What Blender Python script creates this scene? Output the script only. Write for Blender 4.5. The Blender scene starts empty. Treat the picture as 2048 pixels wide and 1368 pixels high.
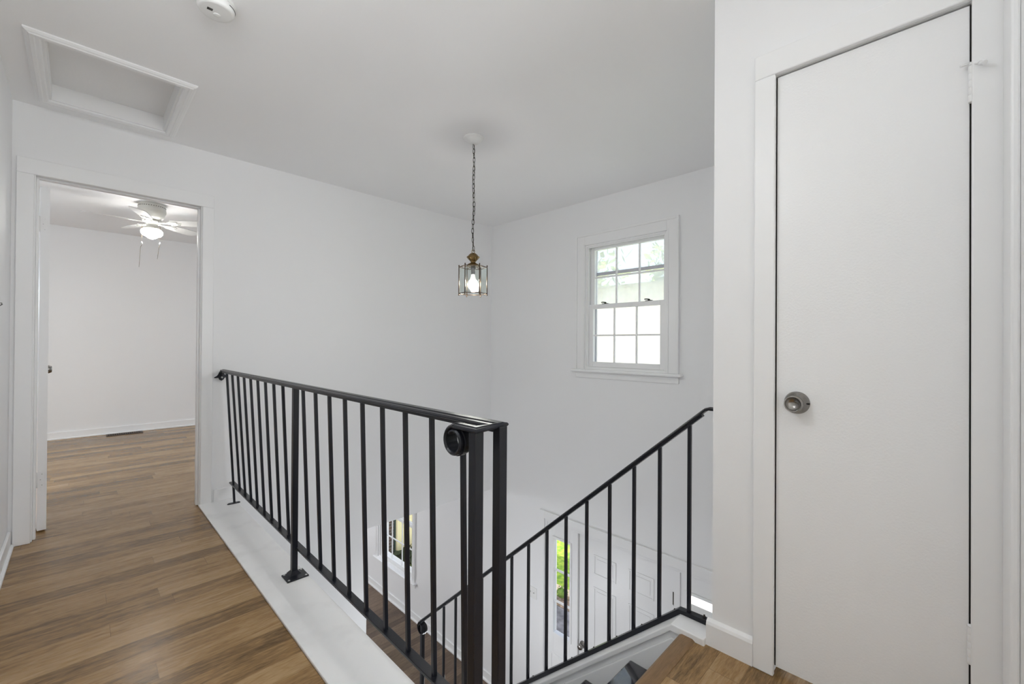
import bpy, bmesh, math, random
from mathutils import Vector, Matrix
random.seed(7)
PI = math.pi
SC = bpy.context.scene
COL = SC.collection
ORG = {}

# ------------------------------------------------------------------ helpers
def V(*a): return Vector(a)

def box(bm, x0, x1, y0, y1, z0, z1):
    vs = [bm.verts.new((x, y, z)) for z in (z0, z1) for y in (y0, y1) for x in (x0, x1)]
    for f in ((0, 2, 3, 1), (4, 5, 7, 6), (0, 1, 5, 4), (2, 6, 7, 3), (0, 4, 6, 2), (1, 3, 7, 5)):
        bm.faces.new([vs[i] for i in f])
    return vs

def nb(*boxes):
    bm = bmesh.new()
    for b in boxes: box(bm, *b)
    return bm

def prism(bm, poly, axis, a, b):
    """poly: 2-d points; axis 'x': (y,z) extruded x=a..b; 'y': (x,z); 'z': (x,y)"""
    def P(p, t):
        return {'x': (t, p[0], p[1]), 'y': (p[0], t, p[1]), 'z': (p[0], p[1], t)}[axis]
    A = [bm.verts.new(P(p, a)) for p in poly]
    B = [bm.verts.new(P(p, b)) for p in poly]
    n = len(poly)
    fs = [bm.faces.new(A), bm.faces.new(B[::-1])]
    for i in range(n):
        fs.append(bm.faces.new([A[i], B[i], B[(i + 1) % n], A[(i + 1) % n]]))
    return fs

def lathe(bm, prof, c=(0, 0, 0), n=32, axis='z', smooth=True, caps=True):
    """prof: list of (r, h) along axis"""
    c = Vector(c); rings = []
    for r, h in prof:
        ring = []
        for k in range(n):
            t = 2 * PI * k / n
            u, w = r * math.cos(t), r * math.sin(t)
            p = {'z': (u, w, h), 'x': (h, u, w), 'y': (w, h, u)}[axis]
            ring.append(bm.verts.new(c + Vector(p)))
        rings.append(ring)
    for a, b in zip(rings, rings[1:]):
        for k in range(n):
            f = bm.faces.new([a[k], a[(k + 1) % n], b[(k + 1) % n], b[k]]); f.smooth = smooth
    if caps:
        for ring in (rings[0], rings[-1]):
            try: bm.faces.new(ring)
            except Exception: pass
    return rings

def sweep(bm, path, prof, up=(0, 0, 1), closed=False, smooth=False, side=None):
    """sweep a 2-d profile (s, t): s along side, t along normal; side fixed vector keeps flat curls clean"""
    pts = [Vector(p) for p in path]; n = len(pts); rings = []
    for i, p in enumerate(pts):
        if closed: a, b = pts[(i - 1) % n], pts[(i + 1) % n]
        else: a, b = pts[max(i - 1, 0)], pts[min(i + 1, n - 1)]
        t = (b - a).normalized()
        k = 1.0
        if side is not None:
            S = Vector(side).normalized(); N = S.cross(t).normalized()
        else:
            S = t.cross(Vector(up)).normalized(); N = S.cross(t).normalized()
            if 0 < i < n - 1:
                d1 = (p - pts[i - 1]).normalized(); d2 = (pts[i + 1] - p).normalized()
                c = max(0.3, math.cos(d1.angle(d2) / 2)); k = 1 / c
                if abs((d1.cross(d2)).normalized().dot(Vector(up))) < 0.5: k = 1.0
        rings.append([bm.verts.new(p + S * (q[0] * k) + N * q[1]) for q in prof])
    m = len(prof)
    rng = range(n) if closed else range(n - 1)
    for i in rng:
        A, B = rings[i], rings[(i + 1) % n]
        for j in range(m):
            f = bm.faces.new([A[j], A[(j + 1) % m], B[(j + 1) % m], B[j]]); f.smooth = smooth
    if not closed:
        bm.faces.new(rings[0]); bm.faces.new(rings[-1][::-1])
    return rings

def tube(bm, path, r, n=8, closed=False):
    pts = [Vector(p) for p in path]
    prof = [(r * math.cos(2 * PI * k / n), r * math.sin(2 * PI * k / n)) for k in range(n)]
    d = pts[-1] - pts[0]
    up = (0, 0, 1)
    if all(abs((pts[i + 1] - pts[i]).normalized().z) > .95 for i in range(len(pts) - 1)): up = (1, 0, 0)
    sweep(bm, pts, prof, up, closed, True)

def ico(bm, c, r, sub=2, squash=(1, 1, 1)):
    ret = bmesh.ops.create_icosphere(bm, subdivisions=sub, radius=r)
    for v in ret['verts']:
        v.co = Vector((v.co.x * squash[0], v.co.y * squash[1], v.co.z * squash[2])) + Vector(c)
        for f in v.link_faces: f.smooth = True

def obj(name, bm, mat, parent=None, at=None, bev=0, seg=2):
    bmesh.ops.recalc_face_normals(bm, faces=bm.faces[:])
    if at is None:
        if parent is not None: at = ORG[parent.name]
        else:
            xs = [v.co for v in bm.verts]
            at = Vector(((min(v.x for v in xs) + max(v.x for v in xs)) / 2, (min(v.y for v in xs) + max(v.y for v in xs)) / 2, min(v.z for v in xs)))
    at = Vector(at)
    for v in bm.verts: v.co -= at
    me = bpy.data.meshes.new(name); bm.to_mesh(me); bm.free()
    mats = mat if isinstance(mat, (list, tuple)) else [mat]
    for m in mats: me.materials.append(m)
    o = bpy.data.objects.new(name, me); COL.objects.link(o)
    if parent is not None:
        o.parent = parent; o.location = at - ORG[parent.name]
    else: o.location = at
    ORG[o.name] = at
    if bev:
        m = o.modifiers.new('bevel', 'BEVEL'); m.width = bev; m.segments = seg; m.limit_method = 'ANGLE'; m.angle_limit = math.radians(40)
    return o

def link_copy(src, parent, at, name=None):
    o = src.copy(); COL.objects.link(o)
    o.parent = parent; o.location = Vector(at) - ORG[parent.name]
    ORG[o.name] = Vector(at)
    return o

def thing(name, label, cat, at, group=None):
    o = bpy.data.objects.new(name, None); COL.objects.link(o); o.empty_display_size = .05
    o.location = at; ORG[o.name] = Vector(at)
    return tag(o, label, cat, group)

def tag(o, label, cat, group=None, kind=None):
    o['label'] = label; o['category'] = cat
    if group: o['group'] = group
    if kind: o['kind'] = kind
    return o

def struct(name, bm, mat, label=None, cat=None, parent=None, bev=0, at=None):
    o = obj(name, bm, mat, parent, at, bev)
    if parent is None:
        o['kind'] = 'structure'
        if label: o['label'] = label
        if cat: o['category'] = cat
    return o

# ------------------------------------------------------------------ materials
def mk(name, col=(.8, .8, .8), rough=.5, metal=0., spec=.5, bump=0., bscale=200., emit=None, estr=0., coat=0.):
    m = bpy.data.materials.new(name); m.use_nodes = True
    nt = m.node_tree; b = nt.nodes['Principled BSDF']
    b.inputs['Base Color'].default_value = (*col, 1); b.inputs['Roughness'].default_value = rough
    b.inputs['Metallic'].default_value = metal; b.inputs['Specular IOR Level'].default_value = spec
    b.inputs['Coat Weight'].default_value = coat
    if emit: b.inputs['Emission Color'].default_value = (*emit, 1); b.inputs['Emission Strength'].default_value = estr
    if bump:
        tc = nt.nodes.new('ShaderNodeTexCoord'); nz = nt.nodes.new('ShaderNodeTexNoise'); bp = nt.nodes.new('ShaderNodeBump')
        nz.inputs['Scale'].default_value = bscale; nz.inputs['Detail'].default_value = 3
        bp.inputs['Strength'].default_value = bump; bp.inputs['Distance'].default_value = .002
        nt.links.new(tc.outputs['Object'], nz.inputs['Vector']); nt.links.new(nz.outputs['Fac'], bp.inputs['Height'])
        nt.links.new(bp.outputs['Normal'], b.inputs['Normal'])
    return m

def glass_mat(name, tint=(1, 1, 1), boost=1.0):
    m = bpy.data.materials.new(name); m.use_nodes = True
    nt = m.node_tree; nt.nodes.clear()
    out = nt.nodes.new('ShaderNodeOutputMaterial'); mx = nt.nodes.new('ShaderNodeMixShader')
    tr = nt.nodes.new('ShaderNodeBsdfTransparent'); gl = nt.nodes.new('ShaderNodeBsdfGlossy')
    fr = nt.nodes.new('ShaderNodeFresnel'); mt = nt.nodes.new('ShaderNodeMath'); mt.operation = 'MULTIPLY'; mt.use_clamp = True
    mt.inputs[1].default_value = boost
    tr.inputs['Color'].default_value = (*tint, 1); gl.inputs['Roughness'].default_value = .02
    fr.inputs['IOR'].default_value = 1.45
    ge = nt.nodes.new('ShaderNodeNewGeometry'); iv = nt.nodes.new('ShaderNodeMath'); iv.operation = 'SUBTRACT'; iv.inputs[0].default_value = 1
    m2 = nt.nodes.new('ShaderNodeMath'); m2.operation = 'MULTIPLY'
    nt.links.new(ge.outputs['Backfacing'], iv.inputs[1]); nt.links.new(fr.outputs[0], mt.inputs[0])
    nt.links.new(mt.outputs[0], m2.inputs[0]); nt.links.new(iv.outputs[0], m2.inputs[1]); nt.links.new(m2.outputs[0], mx.inputs[0])
    nt.links.new(tr.outputs[0], mx.inputs[1]); nt.links.new(gl.outputs[0], mx.inputs[2]); nt.links.new(mx.outputs[0], out.inputs['Surface'])
    return m

def dusty_mat(name):
    m = glass_mat(name)
    nt = m.node_tree; out = nt.nodes['Material Output']; src = out.inputs[0].links[0].from_socket
    mx = nt.nodes.new('ShaderNodeMixShader'); tl = nt.nodes.new('ShaderNodeBsdfTranslucent'); tl.inputs[0].default_value = (.9, .9, .88, 1)
    tc = nt.nodes.new('ShaderNodeTexCoord'); nz = nt.nodes.new('ShaderNodeTexNoise'); nz.inputs['Scale'].default_value = 7; nz.inputs['Detail'].default_value = 8
    mr = nt.nodes.new('ShaderNodeMapRange'); mr.inputs[1].default_value = .3; mr.inputs[2].default_value = .7; mr.inputs[3].default_value = .32; mr.inputs[4].default_value = .52
    nt.links.new(tc.outputs['Object'], nz.inputs['Vector']); nt.links.new(nz.outputs['Fac'], mr.inputs[0]); nt.links.new(mr.outputs[0], mx.inputs[0])
    nt.links.new(src, mx.inputs[1]); nt.links.new(tl.outputs[0], mx.inputs[2]); nt.links.new(mx.outputs[0], out.inputs[0])
    return m

def wood_mat(name, cols, width=.098, length=1.25, rough=.25, hue=0.0, grain=1.0):
    """planks running along x, random ends per row"""
    m = bpy.data.materials.new(name); m.use_nodes = True
    nt = m.node_tree; L = nt.links; N = nt.nodes; b = N['Principled BSDF']
    def math_(op, a, bb=None, clamp=False):
        n = N.new('ShaderNodeMath'); n.operation = op; n.use_clamp = clamp
        for i, q in enumerate((a, bb)):
            if q is None: continue
            if isinstance(q, (int, float)): n.inputs[i].default_value = q
            else: L.new(q, n.inputs[i])
        return n.outputs[0]
    geo = N.new('ShaderNodeNewGeometry'); sep = N.new('ShaderNodeSeparateXYZ'); L.new(geo.outputs['Position'], sep.inputs[0])
    X, Y = sep.outputs[0], sep.outputs[1]
    ry = math_('DIVIDE', math_('ADD', Y, 20.012), width); row = math_('FLOOR', ry); fy = math_('FRACT', ry)
    wn = N.new('ShaderNodeTexWhiteNoise'); wn.noise_dimensions = '1D'; L.new(row, wn.inputs['W'])
    rx = math_('DIVIDE', math_('ADD', math_('ADD', X, 30), math_('MULTIPLY', wn.outputs['Value'], length * 3)), length)
    colm = math_('FLOOR', rx); fx = math_('FRACT', rx)
    cb = N.new('ShaderNodeCombineXYZ'); L.new(row, cb.inputs[0]); L.new(colm, cb.inputs[1])
    w2 = N.new('ShaderNodeTexWhiteNoise'); w2.noise_dimensions = '2D'; L.new(cb.outputs[0], w2.inputs['Vector'])
    pid = w2.outputs['Value']
    # grain
    cg = N.new('ShaderNodeCombineXYZ')
    L.new(math_('ADD', math_('MULTIPLY', X, 3.6), math_('MULTIPLY', pid, 37)), cg.inputs[0]); L.new(math_('MULTIPLY', Y, 27), cg.inputs[1]); L.new(math_('MULTIPLY', pid, 11), cg.inputs[2])
    n1 = N.new('ShaderNodeTexNoise'); n1.inputs['Scale'].default_value = 1.4; n1.inputs['Detail'].default_value = 7; n1.inputs['Roughness'].default_value = .58; n1.inputs['Distortion'].default_value = 1.1; L.new(cg.outputs[0], n1.inputs['Vector'])
    cg2 = N.new('ShaderNodeCombineXYZ'); L.new(math_('ADD', math_('MULTIPLY', X, 34), math_('MULTIPLY', pid, 91)), cg2.inputs[0]); L.new(math_('MULTIPLY', Y, 260), cg2.inputs[1])
    n2 = N.new('ShaderNodeTexNoise'); n2.inputs['Scale'].default_value = 1; n2.inputs['Detail'].default_value = 2; L.new(cg2.outputs[0], n2.inputs['Vector'])
    mixv = math_('ADD', math_('ADD', math_('MULTIPLY', pid, .29), math_('MULTIPLY', n1.outputs['Fac'], .72 * grain)), math_('MULTIPLY', n2.outputs['Fac'], .36 * grain))
    ramp = N.new('ShaderNodeValToRGB'); cr = ramp.color_ramp
    cr.elements[0].position = .43; cr.elements[0].color = (*cols[0], 1)
    cr.elements[1].position = .96; cr.elements[1].color = (*cols[2], 1)
    e = cr.elements.new(.68); e.color = (*cols[1], 1)
    L.new(mixv, ramp.inputs[0])
    # seams
    s1 = math_('LESS_THAN', fy, .012); s2 = math_('LESS_THAN', fx, .0014)
    seam = math_('MAXIMUM', s1, s2)
    mx = N.new('ShaderNodeMix'); mx.data_type = 'RGBA'
    L.new(math_('MULTIPLY', seam, .45), mx.inputs['Factor']); L.new(ramp.outputs[0], mx.inputs[6]); mx.inputs[7].default_value = (cols[0][0] * .4, cols[0][1] * .4, cols[0][2] * .4, 1)
    L.new(mx.outputs[2], b.inputs['Base Color'])
    b.inputs['Roughness'].default_value = rough; b.inputs['Specular IOR Level'].default_value = .32
    bp = N.new('ShaderNodeBump'); bp.inputs['Strength'].default_value = .13; bp.inputs['Distance'].default_value = .002
    L.new(n2.outputs['Fac'], bp.inputs['Height']); L.new(bp.outputs['Normal'], b.inputs['Normal'])
    return m

def two_tone(name, c1, c2, scale, rough=.9, detail=4, p0=.35, p1=.65, stretch=(1, 1, 1)):
    m = bpy.data.materials.new(name); m.use_nodes = True; nt = m.node_tree; b = nt.nodes['Principled BSDF']
    tc = nt.nodes.new('ShaderNodeTexCoord'); mp = nt.nodes.new('ShaderNodeMapping'); nz = nt.nodes.new('ShaderNodeTexNoise'); rp = nt.nodes.new('ShaderNodeValToRGB')
    mp.inputs['Scale'].default_value = stretch; nz.inputs['Scale'].default_value = scale; nz.inputs['Detail'].default_value = detail
    rp.color_ramp.elements[0].position = p0; rp.color_ramp.elements[0].color = (*c1, 1)
    rp.color_ramp.elements[1].position = p1; rp.color_ramp.elements[1].color = (*c2, 1)
    nt.links.new(tc.outputs['Object'], mp.inputs[0]); nt.links.new(mp.outputs[0], nz.inputs['Vector']); nt.links.new(nz.outputs['Fac'], rp.inputs[0]); nt.links.new(rp.outputs[0], b.inputs['Base Color'])
    b.inputs['Roughness'].default_value = rough
    return m

def brick_mat(name):
    m = bpy.data.materials.new(name); m.use_nodes = True; nt = m.node_tree; b = nt.nodes['Principled BSDF']
    tc = nt.nodes.new('ShaderNodeTexCoord'); mp = nt.nodes.new('ShaderNodeMapping'); br = nt.nodes.new('ShaderNodeTexBrick')
    mp.inputs['Rotation'].default_value = (PI / 2, 0, 0)
    br.inputs['Scale'].default_value = 4.5; br.inputs['Color1'].default_value = (.10, .055, .04, 1); br.inputs['Color2'].default_value = (.05, .04, .035, 1); br.inputs['Mortar'].default_value = (.25, .23, .2, 1)
    nt.links.new(tc.outputs['Object'], mp.inputs[0]); nt.links.new(mp.outputs[0], br.inputs['Vector']); nt.links.new(br.outputs[0], b.inputs['Base Color'])
    b.inputs['Roughness'].default_value = .9
    return m

WALL = mk('wall_paint', (.848, .85, .858), .55, bump=.12, bscale=90)
CEIL = mk('ceiling_paint', (.895, .895, .90), .7, bump=.1, bscale=120)
TRIM = mk('trim_paint', (.855, .857, .862), .38, bump=.05, bscale=60)
DOORP = mk('door_paint', (.848, .85, .858), .36, bump=.22, bscale=160)
LEDGE = two_tone('ledge_paint', (.80, .80, .80), (.89, .89, .89), 5, .42, 6, .30, .48)
FLOOR = wood_mat('brown_plank_floor', ((.105, .061, .024), (.29, .172, .071), (.45, .302, .155)))
LOWFLOOR = wood_mat('dark_plank_floor', ((.06, .042, .03), (.13, .088, .06), (.23, .165, .115)), rough=.3)
BLACK = mk('black_iron_paint', (.009, .010, .015), .32, spec=.36, bump=.15, bscale=300)
TREADP = mk('black_gloss_tread', (.012, .012, .018), .16, spec=.8, bump=.12, bscale=40, coat=1.0)
BRASS = mk('antique_brass', (.20, .135, .06), .25, 1.0)
CAGEM = mk('dark_brass_cage', (.10, .072, .05), .42, .9)
CHAINM = mk('dark_brass_chain', (.05, .042, .03), .5, .8)
DARK = mk('dark_metal', (.03, .027, .025), .45, .6)
SOCKET = mk('bulb_socket', (.03, .03, .035), .6)
NICKEL = mk('satin_nickel', (.30, .285, .27), .24, 1.0)
STEEL = mk('screw_steel', (.55, .55, .55), .35, .9)
WPLAST = mk('white_plastic', (.80, .80, .79), .4)
FANM = mk('fan_enamel', (.78, .78, .73), .35)
FANB = mk('fan_blade', (.78, .78, .77), .45)
VENTM = mk('brown_register', (.05, .028, .015), .5, .2)
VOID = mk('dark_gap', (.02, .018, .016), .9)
GLASS = glass_mat('window_glass')
DUSTY = dusty_mat('dusty_storm_glass')
LGLASS = glass_mat('lantern_glass', (.96, .98, .97), 1.6)
BULB = mk('bulb_glow', (.9, .9, .9), .4, emit=(1, .97, .92), estr=190)
BULBN = mk('bulb_neck', (.85, .85, .83), .4, emit=(1, .97, .92), estr=.5)
GLOBE = mk('globe_glow', (.9, .9, .9), .4, emit=(1, .98, .94), estr=48)
GRASS = two_tone('lawn_grass', (.10, .22, .02), (.30, .42, .05), 14, .95, 6)
PAVE = two_tone('grey_paving', (.10, .10, .11), (.22, .22, .24), 9, .9, 6)
MULCH = two_tone('brown_mulch', (.12, .085, .06), (.33, .25, .19), 25, .95, 6)
STONE = mk('edging_stone', (.55, .45, .34), .9, bump=.4, bscale=30)
CREAM = mk('cream_siding', (.78, .665, .545), .8)
CREAMY = mk('cream_panel', (.85, .80, .50), .8)
ROOF = mk('grey_roof', (.30, .29, .30), .9)
LEAF = two_tone('tree_leaves', (.10, .20, .03), (.32, .42, .12), 9, .9, 5)
SHRUBM = two_tone('shrub_leaves', (.012, .022, .01), (.05, .07, .03), 22, .9, 5)
BARK = mk('bark', (.12, .09, .07), .95)
BRICK = brick_mat('dark_brick')
GREENP = mk('dark_green_paint', (.02, .04, .035), .5)
BEIGE = mk('beige_board', (.42, .38, .30), .7)
HALLW = mk('outer_wall', (.55, .48, .40), .9)

# ------------------------------------------------------------------ dimensions
YA, XB, XD, XC = 3.59, 3.274, -.267, 1.685     # back wall, window wall, left wall, closet wall
ZC, ZL = 2.44, -2.67                           # ceiling, lower floor
XL0, XL1 = .581, .783                          # ledge
YN = .711                                      # landing nosing
YEND = .604                                    # closet wall end
YR = -.131                                     # short wall on the right
YBED = 7.128
DX0, DX1, DZ = -.178, .583, 2.055              # bedroom door opening
CY0, CY1, CZ = -.062, .402, 2.0525              # closet opening

# ------------------------------------------------------------------ floors, ceilings
YB0 = -2.3
bm = nb((XD, XL0, YB0, YA + .12, -.25, 0), (XL0, 3.274, YB0, YN - .055, -.25, 0),
        (-1.6, XB, YA + .12, YBED, -.25, 0))
floor = struct('floor', bm, FLOOR)
struct('floor_lower', nb((-.6, XB, -1.0, 9.2, ZL - .12, ZL)), LOWFLOOR)
hx0, hx1, hy0, hy1 = -.128, .370, 2.757, 3.437
CT = 2.62
bm = nb((-1.7, hx0, YB0, YA + .06, ZC, CT), (hx1, XB + .2, YB0, YA + .06, ZC, CT), (hx0, hx1, YB0, hy0, ZC, CT), (hx0, hx1, hy1, YA + .06, ZC, CT))
struct('ceiling', bm, CEIL)
struct('ceiling_bedroom', nb((-1.7, XB + .2, YA + .06, YBED + .1, ZC + .005, CT)), CEIL)
struct('ceiling_lower', nb((-.6, XB, YA + .12, 9.2, -.40, -.252)), CEIL)

# ------------------------------------------------------------------ walls
struct('wall_left', nb((XD - .12, XD, YB0, YA, -.25, ZC)), WALL)
struct('wall_rear', nb((XD, XC, YB0 - .1, YB0, -.25, ZC)), WALL)
# back wall with bedroom opening above, living room opening below
bm = nb((XD - .12, DX0 - .02, YA, YA + .12, -.25, ZC), (DX1 + .02, XB, YA, YA + .12, -.25, ZC), (DX0 - .02, DX1 + .02, YA, YA + .12, DZ + .02, ZC),
        (1.808, XB, YA, YA + .12, -.52, -.25), (-.6, 1.808, YA, YA + .12, ZL, -.25))
struct('wall_back', bm, WALL)
# window wall with openings
W1 = (1.52, 2.31, .90, 2.035)      # y0,y1,z0,z1 upper window
FD = (1.06, 2.78, ZL, -.60)        # door + sidelights
W2 = (5.14, 6.12, -2.15, -.72)     # lower window
x0, x1 = XB, XB + .16
bm = nb((x0, x1, -1.0, FD[0], ZL, ZC), (x0, x1, FD[0], W1[0], FD[3], ZC), (x0, x1, W1[0], W1[1], FD[3], W1[2]), (x0, x1, W1[0], W1[1], W1[3], ZC),
        (x0, x1, W1[1], FD[1], FD[3], ZC), (x0, x1, FD[1], W2[0], ZL, ZC), (x0, x1, W2[0], W2[1], ZL, W2[2]), (x0, x1, W2[0], W2[1], W2[3], ZC), (x0, x1, W2[1], 9.2, ZL, ZC))
struct('wall_window', bm, WALL)
# closet wall, its end and the short wall right of it
bm = nb((XC, XC + .1, CY1 + .02, YEND, -.25, ZC), (XC, XC + .1, CY0 - .02, CY1 + .02, CZ + .02, ZC), (XC, XC + .1, YR - .1, CY0 - .02, -.25, ZC),
        (XC + .1, XB, YEND - .1, YEND, -.25, ZC))
struct('wall_closet', bm, WALL)
struct('wall_lower', nb((-.6, XB, YEND - .1, YEND, ZL, -.25)), WALL)
struct('wall_right', nb((1.30, XC, YR - .1, YR, 0, ZC)), WALL)
struct('wall_stair', nb((XL0 + .05, XL1 - .012, YN - .1, YA, ZL, -.0005)), WALL)
struct('wall_bedroom', nb((-1.7, XB, YBED, YBED + .1, -.25, ZC + .004), (-1.7, -1.6, YA + .12, YBED, -.25, ZC + .004)), WALL)
struct('wall_living', nb((-.6, XB, 9.1, 9.2, ZL, -.40), (-.7, -.6, -1.0, 9.2, ZL, -.40)), WALL)

# ------------------------------------------------------------------ ledge along the stair opening
bm = nb((XL0, XL1, YN - .0, YA - .001, 0, .012))
tr = struct('trim_1', bm, LEDGE, 'white painted ledge board along the stair opening under the black railing', 'ledge trim', bev=.003)
bm = nb((DX1 + .085, XL1, YA - .014, YA, .012, .095))
struct('baseboard_back', bm, TRIM, bev=.003)
bm = nb((XD, XD + .014, YB0, YA - .02, 0, .09))
box(bm, XD, XD + .026, YB0, YA - .02, 0, .018)
struct('baseboard_left', bm, TRIM, bev=.004)
# closet wall baseboard, wraps round the wall end
bm = bmesh.new()
prof = [(XC, 0), (XC - .017, 0), (XC - .017, .078), (XC - .013, .088), (XC, .096)]
prism(bm, prof, 'y', .463, YEND + .017)
box(bm, XC, XC + .1, YEND, YEND + .016, 0.0, .092)
struct('baseboard_closet', bm, TRIM)
bm = nb((-1.6, XB, YBED - .014, YBED, 0, .085)); box(bm, -1.6, XB, YBED - .03, YBED, 0, .016)
struct('baseboard_bedroom', bm, TRIM, bev=.004)
bm = nb((XB - .014, XB, 2.85, 9.1, ZL, ZL + .10)); box(bm, XB - .03, XB, 2.85, 9.1, ZL, ZL + .02)
struct('baseboard_lower', bm, TRIM, bev=.004)

# ------------------------------------------------------------------ casings (trim)
def casing(name, label, u0, u1, z0, zt, w, wh, t, plane, axis, sgn):
    """flat door casing; axis 'y' -> lies on a wall facing -y at y=plane; 'x' -> on a wall at x=plane; inner edges u0,u1"""
    bm = bmesh.new()
    def B(a, b, c, d):
        lo, hi = sorted((plane, plane + sgn * t))
        if axis == 'y': box(bm, a, b, lo, hi, c, d)
        else: box(bm, lo, hi, a, b, c, d)
    B(u0 - w, u0, z0, zt); B(u1, u1 + w, z0, zt); B(u0 - w, u1 + w, zt, zt + wh)
    return struct(name, bm, TRIM, label, 'door casing', bev=.004)

casing('trim_2', 'white flat casing around the open bedroom doorway', -.183, .588, 0, 2.050, .067, .088, .018, YA, 'y', -1)
casing('trim_3', 'white flat casing around the closed closet door', CY0 + .002, CY1 - .003, 0, 2.052, .064, .084, .018, XC, 'x', -1)
# jamb linings with stops
bm = nb((DX0 - .02, DX0, YA, YA + .12, 0, DZ), (DX1, DX1 + .02, YA, YA + .12, 0, DZ), (DX0 - .02, DX1 + .02, YA, YA + .12, DZ, DZ + .02),
        (DX0, DX0 + .011, YA + .035, YA + .075, 0, DZ - .011), (DX1 - .011, DX1, YA + .035, YA + .075, 0, DZ - .011), (DX0, DX1, YA + .035, YA + .075, DZ - .011, DZ))
struct('trim_4', bm, TRIM, 'white jamb lining with door stop inside the bedroom doorway', 'door jamb', bev=.002)
bm = nb((XC, XC + .1, CY0 - .02, CY0 - .002, 0, CZ), (XC, XC + .1, CY1 + .002, CY1 + .02, 0, CZ), (XC, XC + .1, CY0 - .02, CY1 + .02, CZ, CZ + .02),
        (XC + .05, XC + .1, CY0 - .002, CY0 + .012, 0, CZ), (XC + .05, XC + .1, CY1 - .012, CY1 + .002, 0, CZ))
struct('trim_5', bm, TRIM, 'white jamb lining behind the closed closet door', 'door jamb')
# casing on the short right wall
bm = nb((1.505, XC - .022, YR, YR + .016, 0, 2.14))
struct('trim_6', bm, TRIM, 'white casing board at the right edge beside the closet door', 'door casing', bev=.005)
# header / opening corner bead is plain wall

# ------------------------------------------------------------------ hinges and knobs
def hinge(parent, pos, h=.098, r=.0065, plate=None, mat=TRIM, pin=True):
    bm = bmesh.new()
    n = 5
    for k in range(n):
        a = pos[2] - h / 2 + h * k / n
        lathe(bm, [(r * .9, a), (r, a + .001), (r, a + h / n - .001), (r * .9, a + h / n)], (pos[0], pos[1], 0), 14)
    if pin:
        lathe(bm, [(r * .5, pos[2] + h / 2), (r * 1.1, pos[2] + h / 2 + .001), (r * .9, pos[2] + h / 2 + .005), (.001, pos[2] + h / 2 + .007)], (pos[0], pos[1], 0), 14)
    if plate:
        for p in plate: box(bm, *p)
    return obj('hinge', bm, mat, parent)

# bedroom door: hinged on the left jamb, opened into the bedroom
ang = math.radians(96.0)
hp = Vector((-.166, 3.738, 0))
d2 = struct('door_1', bmesh.new(), TRIM, 'white bedroom door standing open, seen edge-on at the left jamb', 'door', at=(hp.x, hp.y, .012))
bm = bmesh.new(); box(bm, 0, .75, -.0375, 0, .012, 2.03)
M = Matrix.Translation(hp) @ Matrix.Rotation(ang, 4, 'Z')
bmesh.ops.transform(bm, matrix=M, verts=bm.verts[:])
bmesh.ops.recalc_face_normals(bm, faces=bm.faces[:])
for v in bm.verts: v.co -= Vector((hp.x, hp.y, .012))
bm.to_mesh(d2.data); bm.free()
for z in (1.81, .31):
    bm = bmesh.new()
    lathe(bm, [(.006, z - .045), (.006, z + .045)], (-.172, 3.735, 0), 12)
    box(bm, -.170, -.140, 3.7355, 3.7375, z - .045, z + .045)
    box(bm, -.178, -.1765, 3.705, 3.735, z - .045, z + .045)
    h = obj('hinge', bm, TRIM, d2)
    for dz in (-.032, 0, .032):
        bm = bmesh.new(); lathe(bm, [(.003, 3.7345), (.003, 3.7356)], (-.148 - .006 * (dz == 0), 0, z + dz), 8, 'y')
        obj('screw', bm, STEEL, h)
bm = bmesh.new()
lathe(bm, [(.031, 0), (.031, .006), (.012, .010), (.011, .032), (.026, .040), (.029, .052), (.022, .066), (.004, .068)], (0, 0, 0), 24, 'y')
lathe(bm, [(.031, 0), (.031, -.006), (.012, -.010), (.011, -.032), (.026, -.040), (.029, -.052), (.022, -.066), (.004, -.068)], (0, -.0375, 0), 24, 'y')
M2 = Matrix.Translation(hp + Vector((0, 0, .925))) @ Matrix.Rotation(ang, 4, 'Z') @ Matrix.Translation((.69, 0, 0))
bmesh.ops.transform(bm, matrix=M2, verts=bm.verts[:])
obj('knob', bm, NICKEL, d2)

# closet door
fx = XC + .006
bm = nb((fx, fx + .035, CY0 + .005, CY1 - .0045, .024, 2.0475))
d3 = struct('door_2', bm, DOORP, 'white flush closet door with a satin round knob and exposed hinges', 'door', bev=.0015)
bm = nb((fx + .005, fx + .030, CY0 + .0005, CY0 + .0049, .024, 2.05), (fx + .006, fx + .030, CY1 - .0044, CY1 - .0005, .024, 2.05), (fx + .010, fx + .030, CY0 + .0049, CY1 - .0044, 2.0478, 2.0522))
edge_shade = obj('edge', bm, VOID, d3); edge_shade['label'] = 'dark strips painting the shade in the closet door gaps'  # near-black filler: shade of the gaps put into colour
for z in (1.828, .328):
    h = hinge(d3, (XC - .004, CY0 + .001, z), .098, .0078)
# hinge pin door stop on the upper hinge
bm = bmesh.new()
zt = 1.886
hy = CY0 + .001
tube(bm, [(XC - .004, hy + .010, zt), (XC - .008, hy, zt - .003), (XC - .034, hy - .015, zt - .021)], .0035, 8)
tube(bm, [(XC - .032, hy - .014, zt - .020), (XC - .046, hy - .021, zt - .029)], .006, 10)
tube(bm, [(XC - .006, hy + .004, zt - .001), (XC - .014, hy + .022, zt - .006)], .0035, 8)
obj('doorstop', bm, TRIM, d3)
bm = bmesh.new()
kz, ky = .934, .337
lathe(bm, [(.037, fx - .0005), (.037, fx - .004), (.032, fx - .012), (.020, fx - .020), (.0165, fx - .028), (.019, fx - .033), (.0255, fx - .038), (.0265, fx - .050), (.0255, fx - .058),
           (.0235, fx - .060), (.0225, fx - .058), (.014, fx - .049), (.004, fx - .046)], (0, ky, kz), 40, 'x')
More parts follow.
